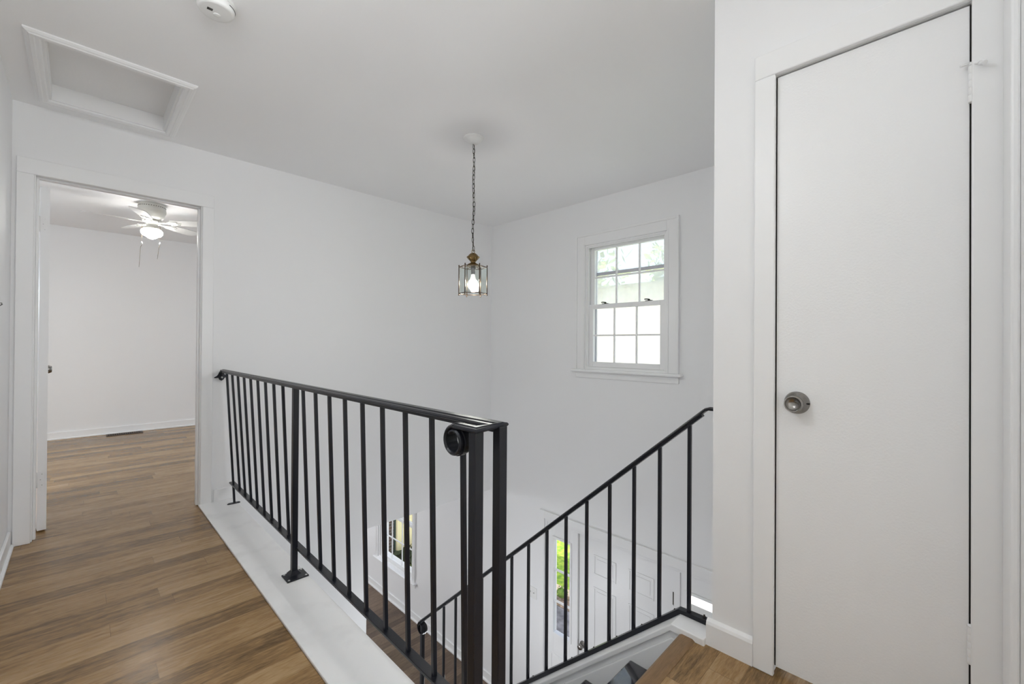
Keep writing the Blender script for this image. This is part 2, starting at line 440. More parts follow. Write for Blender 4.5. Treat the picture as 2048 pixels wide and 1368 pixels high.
kn = obj('knob', bm, NICKEL, d3)
bm = bmesh.new(); lathe(bm, [(.0022, fx - .0352), (.0022, fx - .0358)], (0, 0, 0), 10, 'x')
bmesh.ops.transform(bm, matrix=Matrix.Translation((.018, ky - .030, kz + .001)), verts=bm.verts[:])
bm2 = bmesh.new(); lathe(bm2, [(.0028, -.006), (.0028, .001)], (0, 0, 0), 10, 'y'); bmesh.ops.transform(bm2, matrix=Matrix.Translation((fx - .012, ky - .0318, kz)), verts=bm2.verts[:])
bm.free()
obj('release_hole', bm2, VOID, kn)
bm = nb((XC + .05, XC + .098, CY0 - .002, CY1 + .002, 0.0005, .003))
struct('trim_7', bm, VOID, 'dark sheet painting the shade beneath the closet door', 'threshold')  # dark sheet laid over the floor, standing for the shade under the door

# ------------------------------------------------------------------ attic hatch
hat = thing('attic_hatch', 'white framed attic access hatch recessed into the ceiling above the bedroom door', 'ceiling hatch', (.116, 3.06, ZC))
bm = nb((hx0 - .004, hx1 + .004, hy0 - .004, hy1 + .004, 2.522, 2.54))
obj('panel', bm, mk('hatch_board', (.83, .83, .83), .75, bump=.2, bscale=60), hat)
bm = bmesh.new()
pr = [(0, 0), (0, -.012), (.006, -.016), (.018, -.016), (.022, -.019), (.034, -.019), (.038, -.015), (.044, -.013), (.052, -.006), (.052, 0)]
ring = [(hx0 + .001, hy0 + .001), (hx1 - .001, hy0 + .001), (hx1 - .001, hy1 - .001), (hx0 + .001, hy1 - .001)]
sg = [(-1, -1), (1, -1), (1, 1), (-1, 1)]
rr = [[bm.verts.new((c[0] + s[0] * p[0], c[1] + s[1] * p[0], ZC + p[1] - .0004)) for p in pr] for c, s in zip(ring, sg)]
for i in range(4):
    A, B = rr[i], rr[(i + 1) % 4]
    for j in range(len(pr)): bm.faces.new([A[j], A[(j + 1) % len(pr)], B[(j + 1) % len(pr)], B[j]])
obj('frame', bm, TRIM, hat)
bm = nb((hx0 + .0005, hx0 + .012, hy0 + .001, hy1 - .001, ZC - .004, 2.5215), (hx1 - .012, hx1 - .0005, hy0 + .001, hy1 - .001, ZC - .004, 2.5215),
        (hx0 + .0122, hx1 - .0122, hy0 + .001, hy0 + .012, ZC - .004, 2.5215), (hx0 + .0122, hx1 - .0122, hy1 - .012, hy1 - .001, ZC - .004, 2.5215))
obj('liner', bm, TRIM, hat)

# ------------------------------------------------------------------ smoke detector
sd = thing('smoke_detector', 'round white smoke detector on the hall ceiling near the attic hatch', 'smoke detector', (.362, 1.956, ZC))
sx, sy = .363, 1.985
bm = bmesh.new(); lathe(bm, [(.062, ZC), (.064, ZC - .004), (.064, ZC - .012), (.058, ZC - .013)], (sx, sy, 0), 40); obj('mounting_plate', bm, WPLAST, sd)
bm = bmesh.new(); lathe(bm, [(.060, ZC - .0135), (.062, ZC - .016), (.061, ZC - .034), (.056, ZC - .042), (.050, ZC - .0425), (.002, ZC - .0435)], (sx, sy, 0), 40); cov = obj('cover', bm, WPLAST, sd)
for k in range(3):
    bm = nb((sx - .030, sx - .012, sy - .012 + .005 * k, sy - .0095 + .005 * k, ZC - .0442, ZC - .0425))
    obj('vent_slot', bm, DARK, sd)
bm = bmesh.new(); tube(bm, [(sx + .0613 * math.cos(q), sy + .0613 * math.sin(q), ZC - .024) for q in [-1.0 + .08 * k for k in range(22)]], .0017, 6)
obj('side_vent', bm, DARK, sd)
bm = bmesh.new(); lathe(bm, [(.012, ZC - .0425), (.012, ZC - .0452), (.010, ZC - .046), (.001, ZC - .046)], (sx + .004, sy + .012, 0), 24); obj('test_button', bm, WPLAST, sd)

# ------------------------------------------------------------------ guard railing
def lerp(a, b, t): return a + (b - a) * t
gr = thing('guard_railing', 'black iron guard railing standing on the white ledge along the upper hall', 'railing', (.735, 2.195, .012))
CAP = [(-.017, -.001), (-.0205, .002), (-.0205, .005), (-.017, .0085), (-.0115, .0095), (-.0100, .0075), (-.0080, .0075), (-.0065, .0115), (.0065, .0115), (.0080, .0075), (.0100, .0075), (.0115, .0095), (.017, .0085), (.0205, .005), (.0205, .002), (.017, -.001)]
ZR = .9185
Pc = Vector((.733, .768, ZR)); Pn = Vector((.656, .768, ZR)); Pf = Vector((.711, 3.545, ZR + .004))
bm = bmesh.new()
# rail: mitred at the two corners then curls
path = [Pf, Pc, Pn, Pn + Vector((0, .066, 0))]
sweep(bm, path, [(-q[0], q[1]) for q in CAP])
sweep(bm, [Pf + Vector((0, 0, -.012)), Pc + Vector((0, 0.01, -.012))], [(-.0135, 0), (.0135, 0), (.0135, .0125), (-.0135, .0125)])
obj('top_rail', bm, BLACK, gr)
bm = bmesh.new()
cy, R0 = Pn.y + .066, .036
pts = []
for k in range(31):
    t = k / 30 * 2 * PI * 1.12
    r = R0 - .012 * (k / 30)
    pts.append((Pn.x, cy + r * math.sin(t), ZR + .005 - R0 + r * math.cos(t)))
sweep(bm, pts, [(-q[0], q[1] - .004) for q in CAP], side=(1, 0, 0), smooth=False)
obj('scroll', bm, BLACK, gr)
bx = lambda y: lerp(.744, .764, (y - .75) / 2.75)
tx = lambda y: lerp(.733, .711, max(0, (y - .768)) / 2.777)
bm = bmesh.new()
sweep(bm, [(bx(3.53), 3.53, .1335), (bx(.73), .73, .1335)], [(-.016, 0), (.016, 0), (.016, .010), (-.016, .010)])
obj('bottom_rail', bm, BLACK, gr, bev=.0015)
ys = [.768 + .144 * k for k in range(1, 10)] + [2.195 + .1395 * k for k in range(1, 10)]
for i, y in enumerate(ys):
    zt = lerp(ZR, ZR + .006, (y - .768) / 2.777) - .006
    bm = bmesh.new()
    h = .0065
    last = (i == len(ys) - 1)
    z0 = .014 if last else .140
    A = [bm.verts.new((bx(y) + a * h, y + b * h, z0)) for a, b in ((-1, -1), (1, -1), (1, 1), (-1, 1))]
    B = [bm.verts.new((tx(y) + a * h, y + b * h, zt)) for a, b in ((-1, -1), (1, -1), (1, 1), (-1, 1))]
    bm.faces.new(A[::-1]); bm.faces.new(B)
    for k in range(4): bm.faces.new([A[k], A[(k + 1) % 4], B[(k + 1) % 4], B[k]])
    bal = obj('baluster', bm, BLACK, gr, at=((bx(y) + tx(y)) / 2, y, z0), bev=.001, seg=1)
    if last:
        bm = bmesh.new(); prism(bm, [(bx(y) - .04, y - .012), (bx(y) + .03, y - .016), (bx(y) + .034, y - .006), (bx(y) + .03, y + .012), (bx(y) - .03, y + .016), (bx(y) - .043, y - .002)], 'z', .0122, .0165)
        obj('foot_plate', bm, BLACK, bal)
def post(x, y, h=.0128, plate=None, plx=.048, ply=.043, off=0):
    bm = nb((x - h, x + h, y - h, y + h, .016, ZR + .003))
    p = obj('post', bm, BLACK, gr, at=(x, y, .012), bev=.002)
    if plate:
        cx, cyy = plate
        bm = nb((cx - plx, cx + plx, cyy - ply, cyy + ply, .0122, .0185))
        # raised collar
        A = [bm.verts.new((x + a * .026, y + b * .026, .0185)) for a, b in ((-1, -1), (1, -1), (1, 1), (-1, 1))]
        B = [bm.verts.new((x + a * .014, y + b * .014, .032)) for a, b in ((-1, -1), (1, -1), (1, 1), (-1, 1))]
        for k in range(4): bm.faces.new([A[k], A[(k + 1) % 4], B[(k + 1) % 4], B[k]])
        bm.faces.new(B)
        obj('base_plate', bm, BLACK, p, bev=.0015)
        for a in (-1, 1):
            for b in (-1, 1):
                bm = bmesh.new()
                lathe(bm, [(.0055, .0185), (.0055, .0195), (.003, .0215), (.0005, .022)], (cx + a * (plx - .010), cyy + b * (ply - .010), 0), 12)
                obj('screw', bm, STEEL, p)
    return p
post(.735, 2.195, plate=(.733, 2.172))
post(.733, .768, plate=(.738, .768), plx=.032, ply=.034)
post(.656, .768, plate=(.652, .768), plx=.034, ply=.034)
# wall flange at the far end under the rail
bm = bmesh.new()
fl = [(-.011, .012), (.013, .012), (.016, -.006), (.030, -.018), (.034, -.030), (.020, -.032), (.012, -.046), (.0, -.053), (-.012, -.046), (-.018, -.032), (-.040, -.033), (-.044, -.029), (-.026, -.018), (-.018, -.006)]
prism(bm, [(.703 + a, ZR - .012 + b) for a, b in fl], 'y', 3.560, 3.566)
box(bm, .694, .716, 3.54, 3.562, ZR - .012, ZR + .004)
tube(bm, [(.706, 3.566, ZR - .042), (.706, 3.5895, ZR - .042)], .006, 8)
wb = obj('wall_bracket', bm, BLACK, gr)
bm = bmesh.new(); lathe(bm, [(.0065, 3.5605), (.006, 3.5575), (.001, 3.5565)], (.706, 0, ZR - .042), 12, 'y'); obj('screw', bm, STEEL, wb)

# ------------------------------------------------------------------ staircase
RI, RUN = 2.67 / 13, .226
st = thing('staircase', 'staircase of black painted treads descending from the landing between white walls', 'stairs', (1.22, YN, ZL))
XS0, XS1 = XL1 + .001, 1.652
bm = nb((XS0, XS1 + .018, YN - .056, YN, -.012, .0035))
bm.free()
bm = bmesh.new()
prism(bm, [(YN, -.016), (YN + .004, -.008), (YN + .002, .003), (YN - .006, .0075), (YN - .046, .0075), (YN - .056, .0015), (YN - .056, -.016)], 'x', XL1 + .001, 1.6605)
nos = obj('landing_nosing', bm, wood_mat('nosing_wood', ((.14, .085, .04), (.20, .12, .058), (.27, .165, .085)), .4, 4., .4), st)
nos['label'] = 'brown wood nosing at the top edge of the stairs'
for k in range(13):
    yk = YN - .012 + RUN * k
    bm = nb((XS0, XS1, yk - .03, yk - .012, -RI * (k + 1), -RI * k - (.018 if k == 0 else .03)))
    obj('riser', bm, WPLAST if False else TRIM, st)
    if 1 <= k + 1 <= 12:
        y1 = YN - .012 + RUN * (k + 1); z = -RI * (k + 1)
        bm = nb((XS0, XS1, yk - .013, y1, z - .03, z))
        obj('tread', bm, TREADP, st, at=((XS0 + XS1) / 2, yk, z - .03), bev=.006)

# knee wall with sloping cap, white
SL = -.90
YK, YKE = .748, 2.72
zk = lambda y, z0=.026: z0 if y < YK else z0 + SL * (y - YK)
kw = struct('wall_knee', bmesh.new(), WALL, at=(1.74, 1.6, ZL))
bm = bmesh.new()
prism(bm, [(YEND, ZL), (YEND, .026 - .03), (YK, .026 - .03), (YKE, zk(YKE) - .03), (YKE, ZL)], 'x', 1.664, 1.835)
for v in bm.verts: v.co -= Vector((1.74, 1.6, ZL))
bmesh.ops.recalc_face_normals(bm, faces=bm.faces[:]); bm.to_mesh(kw.data); bm.free()
def slope_prism(x0, x1, dz0, dz1, y0=YEND, y1=YKE):
    bm = bmesh.new()
    prism(bm, [(y0, .026 + dz1), (YK, .026 + dz1), (y1, zk(y1) + dz1), (y1, zk(y1) + dz0), (YK + (.004 if dz0 < -.02 else 0), .026 + dz0), (y0, .026 + dz0)], 'x', x0, x1)
    return bm
struct('trim_8', slope_prism(1.650, 1.843, -.03, 0, YEND + .017), TRIM, 'white sloping cap board on the stair knee wall under the stair handrail', 'cap board', bev=.004)
bm = slope_prism(1.651, 1.6615, -.42, -.055, YEND + .017)
struct('trim_9', bm, TRIM, 'white skirt board along the inner side of the stair knee wall', 'skirt board', bev=.004)

# ------------------------------------------------------------------ stair railing
XRL = 1.752
sr = thing('stair_railing', 'black iron stair railing sloping down on the white knee wall beside the stairs', 'railing', (XRL, YK, .026))
bm = bmesh.new()
sweep(bm, [(XRL, YEND + .017, .0265), (XRL, YK, .0265), (XRL, YKE - .03, zk(YKE - .03) + .0005)], [(-.015, 0), (.015, 0), (.015, .019), (-.015, .019)], side=(1, 0, 0))
bmesh.ops.recalc_face_normals(bm, faces=bm.faces[:])
br_ = obj('bottom_rail', bm, BLACK, sr, bev=.0015)
hz = lambda y: .862 + (-.876) * (y - .655)
YH = 2.655
bm = bmesh.new()
HC = [(-.017, 0), (-.020, .003), (-.020, .006), (-.017, .009), (-.009, .010), (-.006, .012), (.006, .012), (.009, .010), (.017, .009), (.020, .006), (.020, .003), (.017, 0)]
HC2 = [(-a, b) for a, b in HC]
hp_ = [(XRL, YEND + .002, .868), (XRL, .640, .868), (XRL, .652, .864), (XRL, .665, hz(.665)), (XRL, YH, hz(YH))]
sweep(bm, hp_, HC2, side=(1, 0, 0))
sweep(bm, [(XRL, .665, hz(.665) - .012), (XRL, YH - .02, hz(YH - .02) - .012)], [(-.012, 0), (.012, 0), (.012, .0125), (-.012, .0125)], side=(1, 0, 0))
obj('handrail', bm, BLACK, sr)
bm = bmesh.new(); pts = []
t0 = math.atan(.876)
R1 = .042
c0 = Vector((XRL, YH, hz(YH) + .006)) + Vector((0, -math.sin(t0), -math.cos(t0))) * R1
for k in range(33):
    t = t0 + k / 32 * 2 * PI * 1.15
    r = R1 - .014 * k / 32
    pts.append((XRL, c0.y + r * math.sin(t), c0.z + r * math.cos(t)))
sweep(bm, pts, [(a, b - .006) for a, b in HC2], side=(1, 0, 0))
obj('scroll', bm, BLACK, sr)
first = [.7195, .846, .966, 1.091, 1.219, 1.345, 1.471, 1.602, 1.731]
yl = first + [1.731 + .1285 * k for k in range(1, 7)]
for y in yl:
    z0, z1 = zk(y) + .018, hz(y) - .008
    h = .0068
    bm = nb((XRL - h, XRL + h, y - h, y + h, z0 - .006, z1))
    obj('baluster', bm, BLACK, sr, at=(XRL, y, z0), bev=.001, seg=1)
y = 2.628
bm = nb((XRL - .0125, XRL + .0125, y - .0125, y + .0125, zk(y) + .005, hz(y) - .006))
nw = obj('newel_post', bm, BLACK, sr, at=(XRL, y, zk(y)), bev=.002)
for y in (.66, .782, .93, 1.055, 1.18, 1.31, 1.57):
    z = zk(y) + .0195
    bm = bmesh.new()
    lathe(bm, [(.006, z - .004), (.006, z + .003), (.0035, z + .0032), (.0035, z + .009), (.001, z + .0095)], (XRL + (.004 if y < .7 else .008), y, 0), 8)
    obj('bolt', bm, DARK, br_)

# ------------------------------------------------------------------ pendant lantern
LX, LY = 1.77, 2.114
pl = thing('pendant_lantern', 'hexagonal glass and brass lantern hanging on a chain from the hall ceiling', 'pendant lamp', (LX, LY, ZC))
bm = bmesh.new()
lathe(bm, [(.066, ZC - .0005), (.066, ZC - .006), (.060, ZC - .011), (.050, ZC - .013), (.048, ZC - .020), (.036, ZC - .026), (.030, ZC - .034), (.014, ZC - .040), (.004, ZC - .041)], (LX, LY, 0), 40)
obj('canopy', bm, WPLAST, pl)
# chain
zt, zb = ZC - .040, 1.716
nl = 24
pitch = (zt - zb) / nl
bmc = bmesh.new()
for k in range(nl):
    zc_ = zt - pitch * (k + .5)
    a = (k % 2) * PI / 2 + .35 + random.uniform(-.35, .35)
    hl, hw = pitch * .5 + .0035, .0078
    dx = .0045 * math.sin(k * .55); dy = .0035 * math.sin(k * .4 + 1)
    pts = []
    for q in range(16):
        t = 2 * PI * q / 16
        u = hw * math.copysign(abs(math.cos(t)) ** .8, math.cos(t)); w = hl * math.copysign(abs(math.sin(t)) ** .9, math.sin(t))
        pts.append(Vector((LX + dx + u * math.cos(a), LY + dy + u * math.sin(a), zc_ + w)))
    nrm = Vector((-math.sin(a), math.cos(a), 0))
    prof = [(.0017 * math.cos(2 * PI * j / 6), .0017 * math.sin(2 * PI * j / 6)) for j in range(6)]
    sweep(bmc, pts, prof, side=nrm, closed=True, smooth=True)
# cord woven through the chain
tube(bmc, [(LX + .003 * math.sin(k * 1.1), LY + .003 * math.cos(k * 1.3), zt - (zt - zb) * k / 30) for k in range(31)], .0013, 6)
obj('chain', bmc, CHAINM, pl)
bm = bmesh.new()
pts = [(LX + .0095 * math.cos(2 * PI * k / 18) * .72, LY - .0095 * math.cos(2 * PI * k / 18) * .7, 1.712 + .0105 * math.sin(2 * PI * k / 18)) for k in range(18)]
sweep(bm, pts, [(.0019 * math.cos(2 * PI * j / 6), .0019 * math.sin(2 * PI * j / 6)) for j in range(6)], side=(.7, .72, 0), closed=True, smooth=True)
lathe(bm, [(.004, 1.704), (.016, 1.701), (.024, 1.694), (.030, 1.688), (.031, 1.684), (.040, 1.679), (.042, 1.675), (.036, 1.668), (.024, 1.655), (.017, 1.648), (.015, 1.643), (.018, 1.639), (.030, 1.634), (.040, 1.626), (.043, 1.619), (.043, 1.616)], (LX, LY, 0), 36)
obj('brass_cap', bm, BRASS, pl)
HEXR = .0895; ZT_, ZB_ = 1.612, 1.443
h0 = math.radians(45 + 30 + 1.5)
hexv = [(LX + HEXR * math.cos(h0 + k * PI / 3), LY + HEXR * math.sin(h0 + k * PI / 3)) for k in range(6)]
bm = bmesh.new()
def hexring(z, r=.0026):
    for k in range(6):
        a, b = hexv[k], hexv[(k + 1) % 6]
        tube(bm, [(a[0], a[1], z), (b[0], b[1], z)], r, 6)
hexring(ZT_); hexring(ZB_)
for (a, b) in hexv:
    tube(bm, [(a, b, ZB_ - .004), (a, b, ZT_ + .004)], .0034, 8)
    lathe(bm, [(.0008, ZT_ + .014), (.004, ZT_ + .011), (.0045, ZT_ + .008), (.003, ZT_ + .004)], (a, b, 0), 10)
    lathe(bm, [(.003, ZB_ - .003), (.0045, ZB_ - .007), (.004, ZB_ - .011), (.0008, ZB_ - .014)], (a, b, 0), 10)
# spokes from cap to the ring
for k in range(0, 6): tube(bm, [(LX + (hexv[k][0] - LX) * .42, LY + (hexv[k][1] - LY) * .42, ZT_ + .005), (hexv[k][0], hexv[k][1], ZT_ + .001)], .0022, 6)
obj('cage_frame', bm, CAGEM, pl)
for k in range(6):
    a, b = Vector((*hexv[k], 0)), Vector((*hexv[(k + 1) % 6], 0))
    t = (b - a).normalized(); n = Vector((t.y, -t.x, 0)) * .0013
    a2, b2 = a + t * .004, b - t * .004
    bm = bmesh.new(); prism(bm, [(p.x, p.y) for p in (a2 - n, b2 - n, b2 + n, a2 + n)], 'z', ZB_ + .003, ZT_ - .003)
    obj('glass_pane', bm, LGLASS, pl)
bm = bmesh.new()
lathe(bm, [(.011, 1.617), (.016, 1.612), (.016, 1.600), (.0125, 1.598), (.0125, 1.566), (.011, 1.564)], (LX, LY, 0), 20)
obj('socket', bm, SOCKET, pl)
bm = bmesh.new(); lathe(bm, [(.0115, 1.564), (.013, 1.556), (.018, 1.540), (.024, 1.526)], (LX, LY, 0), 24, caps=False)
bu = obj('bulb', bm, BULBN, pl)
bm = bmesh.new(); lathe(bm, [(.0242, 1.526), (.029, 1.513), (.0315, 1.499), (.029, 1.485), (.020, 1.473), (.008, 1.468), (.001, 1.4675)], (LX, LY, 0), 24, caps=False)
obj('bulb_globe', bm, BULB, bu)

# ------------------------------------------------------------------ windows
def window_unit(name, label, y0, y1, z0, z1, depth_x, casing_w, stool, apron, rows_u=2, rows_l=2, cols=3, split=.5, locks=True, storm=None, mat=TRIM):
    """double-hung window in the x=XB wall; y0..y1, z0..z1 = wall opening"""
    X = depth_x
    # frame lining
    t = .022
    bm = nb((X, X + .16, y0, y0 + t, z0, z1), (X, X + .16, y1 - t, y1, z0, z1), (X, X + .16, y0 + t, y1 - t, z1 - t, z1), (X, X + .16, y0 + t, y1 - t, z0, z0 + t))
    # parting stops
    box(bm, X + .004, X + .014, y0 + t, y0 + t + .012, z0 + t, z1 - t); box(bm, X + .004, X + .014, y1 - t - .012, y1 - t, z0 + t, z1 - t); box(bm, X + .004, X + .014, y0 + t + .012, y1 - t - .012, z1 - t - .012, z1 - t)
    w = struct(name, bm, mat, label, 'window', bev=.0015)
    # casing
    c = casing_w; th = .018
    bm = nb((X - th, X, y0 - c, y0 + .006, z0, z1 + c), (X - th, X, y1 - .006, y1 + c, z0, z1 + c), (X - th, X, y0 + .006, y1 - .006, z1 - .006, z1 + c))
    box(bm, X - th - .009, X - th, y0 - c, y0 - c + .02, z0, z1 + c); box(bm, X - th - .009, X - th, y1 + c - .02, y1 + c, z0, z1 + c); box(bm, X - th - .009, X - th, y0 - c + .02, y1 + c - .02, z1 + c - .02, z1 + c)
    box(bm, X - th - .004, X - th, y0 - .012, y0 + .002, z0, z1 + .004); box(bm, X - th - .004, X - th, y1 - .002, y1 + .012, z0, z1 + .004)
    obj('casing', bm, mat, w, bev=.003)
    if stool:
        bm = nb((X - .055, X + .02, y0 - c - .034, y1 + c + .034, z0 - .024, z0 - .0005))
        obj('stool', bm, mat, w, bev=.008, seg=3)
        bm = nb((X - .014, X, y0 - c, y1 + c, z0 - .024 - apron, z0 - .0245)); box(bm, X - .020, X - .014, y0 - c, y1 + c, z0 - .045, z0 - .0245)
        obj('apron', bm, mat, w, bev=.003)
    a0, a1, b0, b1 = y0 + t + .001, y1 - t - .001, z0 + t + .001, z1 - t - .001
    zm = lerp(b0, b1, split)
    def sash(nm, xx, q0, q1, st_, rt, rb, rows):
        bm = nb((xx, xx + .032, a0, a0 + st_, q0, q1), (xx, xx + .032, a1 - st_, a1, q0, q1), (xx, xx + .032, a0 + st_, a1 - st_, q1 - rt, q1), (xx, xx + .032, a0 + st_, a1 - st_, q0, q0 + rb))
        s = obj(nm, bm, mat, w, bev=.002)
        gy0, gy1, gz0, gz1 = a0 + st_, a1 - st_, q0 + rb, q1 - rt
        bm = bmesh.new()
        for k in range(1, cols):
            yy = lerp(gy0, gy1, k / cols); box(bm, xx + .010, xx + .022, yy - .007, yy + .007, gz0, gz1)
        for k in range(1, rows):
            zz = lerp(gz0, gz1, k / rows); box(bm, xx + .0095, xx + .0225, gy0, gy1, zz - .007, zz + .007)
        obj('muntins', bm, mat, s)
        bm = nb((xx + .014, xx + .018, gy0 - .002, gy1 + .002, gz0 - .002, gz1 + .002))
        obj('glass_pane', bm, GLASS, s)
        return s, (gy0, gy1, gz0, gz1)
    s1, g1 = sash('upper_sash', X + .056, zm - .016, b1, .040, .026, .032, rows_u)
    s2, g2 = sash('lower_sash', X + .018, b0, zm + .018, .052, .040, .044, rows_l)
    if locks:
        for q in (.21, .77):
            yy = lerp(a0, a1, q)
            zz = zm + .0182
            bm = nb((X + .022, X + .046, yy - .028, yy + .028, zz, zz + .006))
            lathe(bm, [(.010, zz + .006), (.010, zz + .014), (.006, zz + .017), (.001, zz + .017)], (X + .034, yy, 0), 14)
            tube(bm, [(X + .034, yy, zz + .015), (X + .024, yy + .024, zz + .017), (X + .020, yy + .034, zz + .015)], .0045, 8)
            obj('sash_lock', bm, DARK, s2)
    if storm:
        bm = nb((X + .118, X + .14, y0 + t, y0 + t + .022, z0 + t, z1 - t), (X + .118, X + .14, y1 - t - .022, y1 - t, z0 + t, z1 - t), (X + .118, X + .14, y0 + t + .022, y1 - t - .022, storm - .014, storm + .014))
        sf = obj('storm_frame', bm, mk('storm_aluminium', (.5, .5, .55), .4, .3), w)
        bm = nb((X + .126, X + .130, y0 + t + .02, y1 - t - .02, z0 + t, storm - .012), (X + .126, X + .130, y0 + t + .02, y1 - t - .02, storm + .012, z1 - t))
        obj('storm_pane', bm, DUSTY, sf)
    return w
window_unit('window_1', 'white double-hung window with divided panes high on the stairwell wall', W1[0], W1[1], W1[2], W1[3], XB, .094, True, .055, storm=1.775)
window_unit('window_2', 'white divided window low in the living room seen through the railing', W2[0], W2[1], W2[2], W2[3], XB, .055, True, .06, rows_u=2, rows_l=2, locks=False)

# ------------------------------------------------------------------ front door and sidelights
def panel_mold(bm, y0, y1, z0, z1, x, w=.016, d=.006):
    for (a, b, c, e) in ((y0, y1, z0, z0 + w), (y0, y1, z1 - w, z1), (y0, y0 + w, z0 + w, z1 - w), (y1 - w, y1, z0 + w, z1 - w)):
        box(bm, x - d, x, a, b, c, e)
    box(bm, x - d * .7, x, y0 + w + .018, y1 - w - .018, z0 + w + .018, z1 - w - .018)
xd = XB + .022
bm = nb((xd, xd + .044, 1.466, 2.373, ZL + .012, -.633))
d1 = struct('door_3', bm, DOORP, 'white six-panel front door down in the foyer beyond the stair railing', 'door', bev=.002)
cols_ = ((1.636, 1.865), (1.985, 2.214))
for (a, b) in cols_:
    for (c, e) in ((-.952, -.772), (-1.79, -1.062), (-2.52, -1.92)):
        bm = bmesh.new(); panel_mold(bm, a, b, c, e, xd, .014, .005); obj('panel', bm, DOORP, d1, bev=.002)
bm = bmesh.new()
lathe(bm, [(.032, xd - .0005), (.032, xd - .006), (.013, xd - .012), (.012, xd - .030), (.026, xd - .040), (.028, xd - .052), (.020, xd - .064), (.002, xd - .065)], (0, 2.325, -1.64), 28, 'x')
obj('knob', bm, NICKEL, d1)
for z in (-.86, -1.65, -2.45):
    bm = bmesh.new(); lathe(bm, [(.0075, z - .05), (.0075, z + .05)], (XB + .014, 1.463, 0), 12); box(bm, xd - .002, xd, 1.467, 1.48, z - .05, z + .05)
    obj('hinge', bm, CHAINM, d1)
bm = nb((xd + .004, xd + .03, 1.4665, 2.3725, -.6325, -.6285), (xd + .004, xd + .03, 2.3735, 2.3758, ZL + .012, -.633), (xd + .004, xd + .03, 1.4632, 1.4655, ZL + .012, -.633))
obj('gap_shade', bm, VOID, d1)  # dark strips painting the shadow line around the front door
# frame posts between door and sidelights
bm = nb((XB, XB + .16, 2.376, 2.425, ZL, -.628), (XB, XB + .16, 1.414, 1.463, ZL, -.628), (XB, XB + .16, FD[0], FD[1], -.628, FD[3]), (XB, XB + .16, FD[0], FD[0] + .03, ZL, -.628), (XB, XB + .16, FD[1] - .03, FD[1], ZL, -.628))
c = .055
for (a, b, q, e) in ((FD[1] - .006, FD[1] + c, ZL, FD[3] + .075), (FD[0] - c, FD[0] + .006, ZL, FD[3] + .075), (FD[0] + .006, FD[1] - .006, FD[3], FD[3] + .075)):
    box(bm, XB - .016, XB, a, b, q, e)
struct('trim_10', bm, TRIM, 'white frame and casing around the foyer front door and its sidelights', 'door casing', bev=.002)
def sidelight(name, label, y0, y1):
    g0, g1, q0, q1 = y0 + .045, y1 - .093 + .03, -1.675, -.768
    g1 = y1 - .085 if y0 > 2 else y1 - .05
    g0 = y0 + .045
    X = XB + .008
    bm = nb((X, X + .04, y0, g0, ZL + .01, -.629), (X, X + .04, g1, y1, ZL + .01, -.629), (X, X + .04, g0, g1, q1, -.629), (X, X + .04, g0, g1, ZL + .01, q0))
    w = struct(name, bm, TRIM, label, 'window', bev=.002)
    bm = nb((X - .007, X + .0, g0 - .02, g0, q0 - .02, q1 + .02), (X - .010, X, g1, g1 + .02, q0 - .02, q1 + .02), (X - .010, X, g0, g1, q1, q1 + .02), (X - .010, X, g0, g1, q0 - .02, q0))
    obj('bead', bm, TRIM, w, bev=.002)
    bm = nb((X + .018, X + .022, g0, g1, q0, q1)); obj('glass_pane', bm, GLASS, w)
    bm = bmesh.new()
    for k in (1, 2):
        z = lerp(q0, q1, k / 3); box(bm, X + .006, X + .016, g0, g1, z - .010, z + .010)
    obj('muntins', bm, TRIM, w)
    bm = bmesh.new(); panel_mold(bm, y0 + .05, y1 - .05, -2.52, -1.88, X, .014, .005); obj('panel', bm, TRIM, w)
sidelight('window_3', 'tall narrow sidelight left of the foyer front door showing green lawn', 2.426, 2.749)
sidelight('window_4', 'narrow sidelight right of the foyer front door, mostly hidden by the closet corner', 1.091, 1.413)

# ------------------------------------------------------------------ switches
def switch(name, label, c, axis, gang=1, sgn=1):
    t = thing(name, label, 'light switch', c)
    w = .035 + .023 * (gang - 1)
    x, y, z = c
    bm = bmesh.new()
    a, b = (x, x + sgn * .006); lo, hi = min(a, b), max(a, b)
    box(bm, lo, hi, y - w, y + w, z - .057, z + .057)
    obj('plate', bm, WPLAST, t, bev=.003)
    for g in range(gang):
        yy = y + (g - (gang - 1) / 2) * .046
        bm = bmesh.new()
        prism(bm, [(x + sgn * .006, z - .009), (x + sgn * .018, z + .010), (x + sgn * .019, z + .003), (x + sgn * .006, z + .010)][::1], 'y', yy - .005, yy + .005)
        obj('toggle', bm, WPLAST, t)
    return t
switch('light_switch', 'white toggle switch on the hall wall just left of the bedroom doorway', (XD + .0003, 3.045, 1.287), 'x', 1, 1)
switch('light_switch', 'white double switch plate on the foyer wall left of the front door', (XB - .0003, 2.935, -1.40), 'x', 2, -1)

